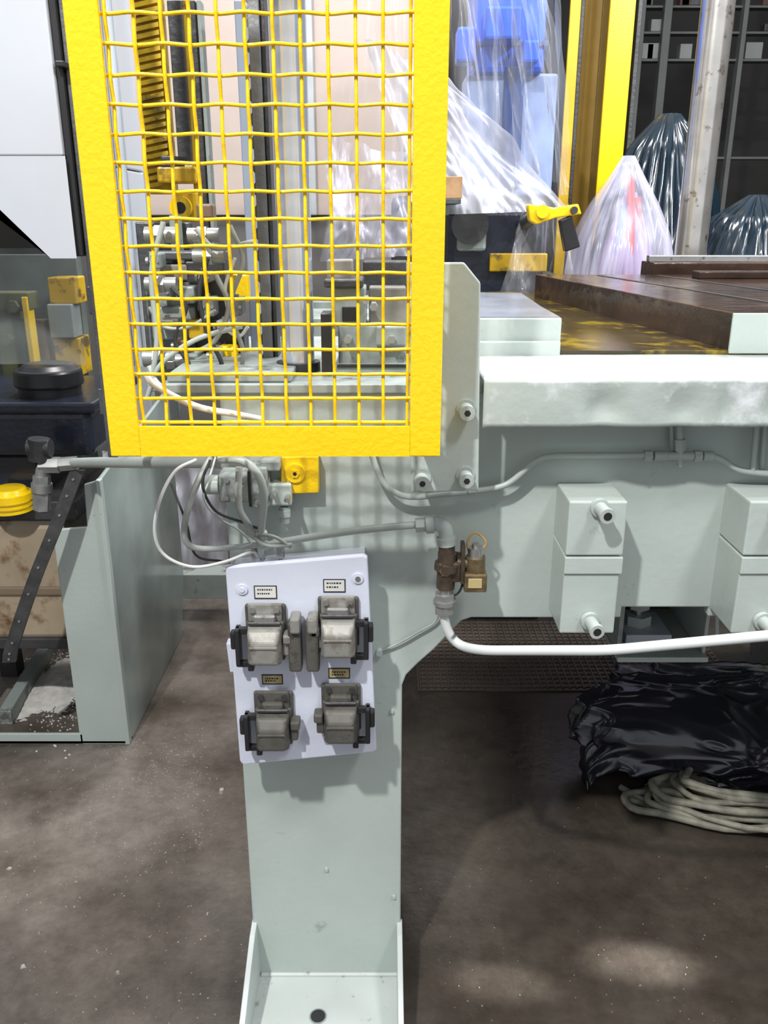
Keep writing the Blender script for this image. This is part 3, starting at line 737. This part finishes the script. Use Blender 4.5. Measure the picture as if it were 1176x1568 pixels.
add(g, 'strap', bm, mat('strap_black', (.035, .035, .035), .6, mottle=.4, scale=30))
for p in catmull(a, 5)[1::2]:
    rod(g, 'strap_hole', p+Vector((0, -.0055, .003)), p+Vector((0, -.003, .003)), .0035, GALV, 10)

# ================================================================ LEFT: GREY GUARD LEG
g = grp('grey_splash_guard')
YK = 2.2
bx = W(198, 1130, YK).x; zt_ = W(150, 735, YK).z
fl = W(80, 812, YK)
xk = W(122, 1130, YK).x
prismw(g, 'front_plate', [(xk, .0), (bx, .0), (bx, zt_), (W(128, 742, YK).x, W(128, 742, YK).z), (W(133, 806, YK).x, fl.z+.01), (fl.x, fl.z)], YK, .012, GREY, .003)
slabx(g, 'side_plate', [(YK+.012, 0), (2.9, .0), (3.0, .20), (3.0, .93), (YK+.012, zt_)], bx-.012, bx, mat('guard_side_paint', (.30, .35, .33), .15, mottle=.35, scale=3), .003)
box(g, 'front_fold', (bx-.0125, bx+.001), (YK-.004, YK+.02), (0, zt_), GREY, .002)
p0 = W(-60, 1130, YK).x
slabz(g, 'foot_flange', [(p0, YK), (bx, YK), (bx, YK+.03), (p0, YK+.03)], 0, .012, GREY, .002)
box(g, 'foot_rim', (p0, xk+.01), (YK, YK+.01), (0, .035), GREY, .002)
q = FL(10, 1110); q2 = FL(75, 1000)
slabz(g, 'foot_diagonal', [(q.x-.02, q.y), (q.x+.02, q.y), (q2.x+.02, q2.y), (q2.x-.02, q2.y)], 0, .05, GREYD, .003)
g = grp('rear_cross_beam')
pbox(g, 'beam', 262, 880, 352, 917, 3.04, .1, GREYD, .003)
pbox(g, 'beam_post', 256, 878, 272, 1000, 3.06, .08, GREYD, .003)
g = grp('wrapped_stock')
pbox(g, 'crate', 150, 715, 345, 1005, 3.6, .3, mat('crate_dull', (.25, .22, .20), .7, mottle=.3), .01)
sheet(g, 'crate_wrap', W(150, 960, 3.5), W(350, 960, 3.5), W(350, 690, 3.5), W(150, 690, 3.5), PL2, 60, 30, .06, 8, 4, 2.2)

# ================================================================ BACKGROUND
g = grp('beige_wall_panel')
pbox(g, 'panel', 120, -60, 660, 330, 4.1, .1, BEIGE, .005)
pbox(g, 'panel_lower', 120, 330, 700, 1000, 4.12, .1, mat('panel_dark', (.16, .15, .14), .6), .005)
pbox(g, 'panel_post', 150, -60, 205, 700, 4.0, .08, mat('post_grey', (.40, .42, .43), .5), .005)
pbox(g, 'panel_rib', 470, -60, 480, 330, 4.05, .05, mat('post_grey', (.4, .42, .43)), .005)
g = grp('wrapped_press_machine')
pbox(g, 'blue_housing', 728, -60, 838, 112, 3.35, .3, BLUE, .02)
pbox(g, 'blue_arm', 700, 40, 730, 95, 3.3, .1, BLUE, .01)
pbox(g, 'blue_motor', 744, 8, 800, 60, 3.22, .12, BLUE, .01)
pbox(g, 'blue_seam', 726, 62, 840, 70, 3.34, .02, mat('blue_dull', (.02, .05, .18), .4), .002)
pbox(g, 'blue_gland', 800, 60, 826, 96, 3.25, .12, BLUE, .01)
pbox(g, 'pale_body', 712, 112, 850, 300, 3.4, .2, PALEB, .01)
pbox(g, 'inner_column', 770, 100, 800, 290, 3.34, .05, mat('blue_dull', (.08, .14, .32), .4), .01)
pbox(g, 'rear_body', 600, 300, 720, 430, 3.2, .3, DARK, .02)
sheet(g, 'sheet_right', W(700, 290, 3.12), W(880, 300, 3.12), W(858, -60, 3.15), W(700, -60, 3.15), PL, 140, 40, .14, 8, .8, 1.7)
sheet(g, 'sheet_right_b', W(700, 220, 3.0), W(868, 290, 3.0), W(835, -60, 3.05), W(670, -60, 3.05), PLC, 140, 40, .12, 7, .7, 8.1)
sheet(g, 'sheet_diagonal', W(640, 330, 2.85), W(872, 322, 2.85), W(690, 120, 3.0), W(560, 60, 3.0), PL2, 140, 60, .10, 4.0, 1.3, 5.1)
sheet(g, 'sheet_left', W(490, 400, 2.7), W(640, 390, 2.7), W(640, -60, 2.7), W(550, -60, 2.7), PLC, 110, 40, .10, 5, 1.0, 12.1)
sheet(g, 'sheet_left_low', W(490, 400, 2.68), W(640, 390, 2.68), W(640, 240, 2.68), W(500, 210, 2.68), PL3, 110, 40, .12, 4, 1.4, 22.1)
sheet(g, 'sheet_skirt', W(760, 460, 2.86), W(884, 450, 2.86), W(876, 310, 2.86), W(800, 330, 2.86), PLC, 60, 30, .06, 5, 1, 15.1)
pbox(g, 'carriage_body', 682, 315, 838, 460, 2.95, .22, NAVY, .03)
pbox(g, 'carriage_lower', 610, 420, 860, 480, 3.05, .4, DARK, .02)
pbox(g, 'pedestal', 640, 480, 830, 1270, 3.05, .3, DARK, .02)
pbox(g, 'yellow_band', 750, 388, 838, 416, 2.93, .03, YELD, .004)
pbox(g, 'grey_knob_plate', 700, 350, 745, 385, 2.92, .04, GREYD, .01)
rod(g, 'handwheel', W(720, 345, 2.90), W(720, 345, 2.90)+Vector((0, .05, 0)), .06, DARK, 28)
YA = 2.55
prism(g, 'clamp_arm', [(808, 312), (850, 318), (886, 312), (891, 328), (850, 334), (822, 344), (812, 338)], YA, .05, YEL, .004)
p = W(830, 324, YA); rod(g, 'clamp_pivot', p, p+Vector((0, -.012, 0)), .018, YEL, 20)
rod(g, 'pivot_rod', W(878, 322, YA), W(878, 322, YA)+Vector((0, -.015, 0)), .010, DARK, 16)
prism(g, 'black_gripper', [(858, 337), (876, 330), (889, 378), (866, 386)], YA+.005, .04, BLACK, .004)
rod(g, 'arm_support', W(818, 330, YA+.04), W(800, 345, 3.0), .02, DARK, 14)
pbox(g, 'wood_block', 680, 270, 708, 304, 2.6, .10, WOOD, .002)
pbox(g, 'block_rest', 640, 304, 706, 312, 2.6, .40, RACKM, .002)

g = grp('wrapped_machine_part')
cc = W(957, 400, 3.5)
drape_cone(g, 'wrap', cc.x, 3.5, [(0, .20), (1.0, .215), (1.28, .205), (1.42, .18), (1.55, .12), (1.66, .055), (1.73, .02)], PL3, 2.0, fold=.26, lean=(-.02, 0))
drape_cone(g, 'inner_body', cc.x, 3.5, [(0, .14), (1.30, .12), (1.45, .07), (1.6, .02)], MAUVE, 5.0)
rod(g, 'red_post', (cc.x+.01, 3.40, 1.15), (cc.x-.015, 3.47, 1.66), .016, RED, 12)
rod(g, 'red_post_b', (cc.x+.07, 3.40, 1.1), (cc.x+.02, 3.47, 1.58), .012, RED, 12)
rod(g, 'blue_post', (cc.x-.08, 3.40, 1.0), (cc.x-.035, 3.46, 1.55), .016, BLUE, 12)
g = grp('dark_wrapped_machine')
cc = W(1014, 300, 4.2)
drape_cone(g, 'wrap', cc.x, 4.2, [(0, .26), (1.2, .26), (1.6, .22), (1.82, .15), (1.95, .04)], PLD, 7.0, fold=.3)
g = grp('dark_wrapped_machine')
cc = W(1120, 330, 3.8)
drape_cone(g, 'wrap', cc.x+.12, 3.85, [(0, .26), (1.2, .25), (1.5, .16), (1.60, .03)], PLD, 9.0, fold=.3)

g = grp('yellow_steel_stanchion')
YY = 4.7
def post(u0, u1, nm, yo, m):
    x0 = W(u0, 100, YY+yo).x; x1 = W(u1, 100, YY+yo).x
    box(g, nm, (x0, x1), (YY+yo, YY+yo+.02), (0, 4.5), m, .003)
post(928, 966, 'front_flange', 0, YEL); post(890, 917, 'rear_flange', .3, mat('yellow_shade', (.28, .16, .01), .5, mottle=.15)); post(868, 884, 'side_flange', .1, mat('yellow_half_shade', (.62, .38, .01), .4))  # shading of the rear and side flanges is put into darker yellows
post(884, 890, 'dark_gap', .12, DARK); post(917, 928, 'dark_gap_b', .12, mat('yellow_shade_b', (.15, .09, .01), .5))  # dark strips stand in for the shaded gaps between the flanges
x0 = W(972, 100, YY).x
box(g, 'dark_gap_strip', (x0, x0+.02), (YY+.02, YY+.1), (0, 4.5), DARK, .002)  # dark strip standing in for a shaded gap beside the front flange
g = grp('polished_press_column')
x = W(1078, 200, 3.06).x
rod(g, 'column', (x, 3.06, 0), (x, 3.06, 4.0), .052, COLM, 56)
rod(g, 'column_collar', (x, 3.06, 1.0), (x, 3.06, 1.05), .07, DARK, 40)

g = grp('storage_rack')
YR = 7.0
for (u0, u1) in ((975, 982), (1010, 1022), (1130, 1137)):
    x0 = W(u0, 100, YR).x; x1 = W(u1, 100, YR).x
    box(g, 'upright', (x0, x1), (YR, YR+.08), (0, 3.6), RACKG, .004)
for v in (8, 48, 90, 240):
    pbox(g, 'rail', 968, v, 1200, v+4, YR+.05, .1, RACKG, .004)
for i in range(20):
    u = random.uniform(970, 1180); v = random.choice((8, 48, 90, 240)); hh = random.uniform(10, 32); w = random.uniform(8, 26)
    pbox(g, 'stored_part', u, v-hh, u+w, v, YR+.06, .08, random.choice((RACKG, DARK, DARK, mat('rack_mid', (.2, .21, .2)), mat('rust', (.08, .04, .03), .7))), .004)

# ================================================================ RUBBISH BAG, CABLES
g = grp('black_rubbish_bag')
bm = bmesh.new(); bmesh.ops.create_icosphere(bm, subdivisions=7, radius=1)
def ridge(p, s): return (1-abs(noise.noise(p*s)))
for v in bm.verts:
    p = v.co.copy()
    wv = noise.noise_vector(p*1.1+Vector((4, 2, 8)))*.5
    pw = p+wv
    d = .88+.22*noise.noise(p*1.2+Vector((3, 1, 2)))+.16*ridge(pw+Vector((0, 0, 5)), 1.4)**5+.085*ridge(pw+Vector((9, 0, 5)), 2.6)**5+.030*ridge(pw+Vector((0, 7, 0)), 5)**4
    q = Vector((p.x*.44*d, p.y*.24*d, p.z*.185*d))
    q.z = max(q.z, -.085)
    v.co = q+Vector((1.04, 2.14, .086))
add(g, 'bag', bm, BAG, smooth=True)
# gathered neck of the bag, twisted towards the aisle
nk = catmull([(.70, 2.10, .11), (.63, 2.06, .10), (.585, 2.03, .07), (.56, 2.01, .045)], 8)
bm = bmesh.new(); rings = []
for i, p in enumerate(nk):
    t = i/(len(nk)-1); R = .085*(1-t)**.8+.022+.030*max(0, t-.7)/.3
    rings.append([bm.verts.new(p+Vector((0, math.cos(a), math.sin(a)*.8))*R*(1+.28*math.sin(a*7+t*5)*(.3+t))) for a in [2*math.pi*j/56 for j in range(56)]])
for r0, r1 in zip(rings, rings[1:]):
    for j in range(56): bm.faces.new((r0[j], r0[(j+1) % 56], r1[(j+1) % 56], r1[j]))
bm.faces.new(rings[-1])
add(g, 'gathered_neck', bm, BAG, smooth=True)
g = grp('cable_coil')
cen = FL(1195, 1232, 0)
for i in range(9):
    rx = .43-.02*i+random.uniform(-.02, .02); ry = .085+.010*(i % 4)+random.uniform(-.01, .01); r_ = .010 if i % 3 else .008
    ox, oy = random.uniform(-.02, .02), random.uniform(-.02, .01)
    pts = []
    for k in range(49):
        th = 2*math.pi*k/48*.985
        pts.append((cen.x+ox+rx*math.cos(th)+.012*noise.noise(Vector((th, i, 0))), cen.y+oy+ry*math.sin(th)+.03*noise.noise(Vector((th*1.5, i, 3))), .011+.012*i*.8+.006*noise.noise(Vector((th*2, i, 6)))))
    tube(g, 'cable_turn', pts, r_, HOSEB, 10)
tube(g, 'cable_tail', catmull([FL(950, 1205, .012), FL(985, 1225, .014), FL(1030, 1240, .012), FL(1100, 1252, .012)]), .009, HOSEB, 10)

# debris
g = grp('floor_debris')
def chip(bm, x, y, s):
    a = random.random()*6.28; h = s*random.uniform(.3, .8); n = random.choice((4, 5))
    lo = [bm.verts.new((x+math.cos(a+k*6.28/n)*s*random.uniform(.6, 1.2), y+math.sin(a+k*6.28/n)*s*random.uniform(.6, 1.2), 0.0)) for k in range(n)]
    hi = [bm.verts.new((v.co.x*.7+x*.3, v.co.y*.7+y*.3, h)) for v in lo]
    bm.faces.new(hi); bm.faces.new(lo[::-1])
    for k in range(n): bm.faces.new((lo[k], lo[(k+1) % n], hi[(k+1) % n], hi[k]))
bm = bmesh.new()
for i in range(450):
    u, v = random.uniform(-50, 380), random.uniform(920, 1580); p = FL(u, v); chip(bm, p.x, p.y, random.choice((.001, .0014, .0018, .0024)))
for k in range(22):
    cu, cv = random.gauss(235, 60), random.gauss(1190, 45)
    for i in range(32):
        p = FL(random.gauss(cu, 24), random.gauss(cv, 15)); chip(bm, p.x, p.y, random.choice((.001, .0014, .0018, .0024)))
for i in range(140):
    u, v = random.uniform(620, 1250), random.uniform(1050, 1580); p = FL(u, v); chip(bm, p.x, p.y, random.choice((.001, .0015, .002)))
for (u, v, s) in ((340, 1213, .012), (35, 1480, .008), (180, 1490, .006), (15, 1330, .007), (60, 1430, .005), (318, 1400, .005)):
    p = FL(u, v); chip(bm, p.x, p.y, s)
add(g, 'chips', bm, CHIP)
g = grp('spilled_absorbent_granules')
bm = bmesh.new()
a = FL(85, 1050)
ng = 40; V = []
for j in range(ng+1):
    row = []
    for i in range(ng+1):
        s, t = i/ng*2-1, j/ng*2-1
        rr = math.sqrt(s*s+t*t)*(1+.35*noise.noise(Vector((s*2, t*2, 3))))
        row.append(bm.verts.new((a.x+s*.11+t*.03, a.y+t*.22, max(-.002, .022*(1-rr)+.005*noise.noise(Vector((s*14, t*14, 1)))))))
    V.append(row)
for r0, r1 in zip(V, V[1:]):
    for i in range(ng): bm.faces.new((r0[i], r0[i+1], r1[i+1], r1[i]))
add(g, 'granule_heap', bm, DUST, smooth=True)
bm = bmesh.new()
for i in range(700):
    p = FL(random.gauss(85, 24), random.gauss(1052, 36)); chip(bm, p.x, p.y, random.choice((.002, .003, .004)))
add(g, 'granules', bm, DUST)

a = FL(640, 1062)
g = grp('ribbed_floor_mat')
matm = mat('mat_brown', (.12, .095, .075), .4, mottle=.3)
slabz(g, 'mat_sheet', [(a.x, 2.5), (1.2, 2.5), (1.2, 3.02), (a.x, 3.02)], 0, .006, matm, 0)
bm = bmesh.new()
for i in range(46):
    x = a.x+.01+i*.024
    if x > 1.19: break
    sweep_bm(bm, [(x, 2.51, .008), (x, 3.01, .008)], .004, 6)
for i in range(18):
    y = 2.52+i*.028
    sweep_bm(bm, [(a.x+.005, y, .008), (1.195, y, .008)], .003, 6)
add(g, 'mat_ribs', bm, matm)

# ================================================================ finalise groups
for name, (e, ch) in GROUPS.items():
    mn = Vector((1e9,)*3); mx = -mn
    for o in ch:
        for v in o.data.vertices:
            for k in range(3):
                mn[k] = min(mn[k], v.co[k]); mx[k] = max(mx[k], v.co[k])
    c = Vector(((mn.x+mx.x)/2, (mn.y+mx.y)/2, mn.z))
    e.location = c
    for o in ch:
        o.parent = e; o.matrix_parent_inverse = Matrix.Translation(-c)

# ================================================================ LIGHTS
def area(name, loc, target, size, power, col=(1, 1, 1), sy=None):
    l = bpy.data.lights.new(name, 'AREA'); l.energy = power; l.size = size; l.color = col
    if sy: l.shape = 'RECTANGLE'; l.size_y = sy
    o = bpy.data.objects.new(name, l); scene.collection.objects.link(o); o.location = loc
    o.rotation_euler = (Vector(target)-Vector(loc)).to_track_quat('-Z', 'Y').to_euler(); return o
area('high_bay_lamp', (-1.1, -1.0, 4.2), (.1, 1.4, .9), .12, 172, (1, .99, .97))
area('high_bay_lamp.001', (1.6, -.6, 4.4), (.6, 1.5, .8), .5, 80, (1, .98, .96))
area('high_bay_lamp.002', (-.5, 3.2, 4.6), (-.3, 2.2, 0), .8, 120, (1, .98, .95))
area('high_bay_lamp.003', (1.6, 3.0, 4.6), (1.0, 3.6, 1.5), .6, 110, (.95, .97, 1))
area('high_bay_lamp.004', (2.6, 1.4, 3.6), (1.0, 2.2, 0), .4, 125, (.95, .97, 1))
area('strip_lamp', (.1, .9, 4.7), (.1, 1.5, 0), 1.6, 40, (1, 1, 1), .2)
def spot(name, loc, target, ang, power):
    l = bpy.data.lights.new(name, 'SPOT'); l.energy = power; l.spot_size = math.radians(ang); l.spot_blend = .8; l.shadow_soft_size = .02
    o = bpy.data.objects.new(name, l); scene.collection.objects.link(o); o.location = loc
    o.rotation_euler = (Vector(target)-Vector(loc)).to_track_quat('-Z', 'Y').to_euler()
spot('floor_pool_spot', (4.6, .85, 2.0), FL(985, 1475), 1.6, 5200)  # unseen spot, added to lay a pool of light on the floor
spot('floor_pool_spot.001', (4.6, .80, 2.0), FL(765, 1505), 1.3, 3800)  # second added spot for the smaller floor light pool
w = bpy.data.worlds.new('hall_ambient'); scene.world = w; w.use_nodes = True
w.node_tree.nodes['Background'].inputs[0].default_value = (.87, .92, 1, 1)
w.node_tree.nodes['Background'].inputs[1].default_value = .64

# ================================================================ CAMERA
cd = bpy.data.cameras.new('camera'); cam = bpy.data.objects.new('camera', cd); scene.collection.objects.link(cam)
cam.location = (0, 0, H); cam.rotation_euler = (math.radians(90)-PITCH, 0, 0)
cd.sensor_fit = 'VERTICAL'; cd.sensor_height = 36; cd.sensor_width = 27; cd.lens = F/1568*36
cd.clip_start = .01; cd.clip_end = 100
scene.camera = cam
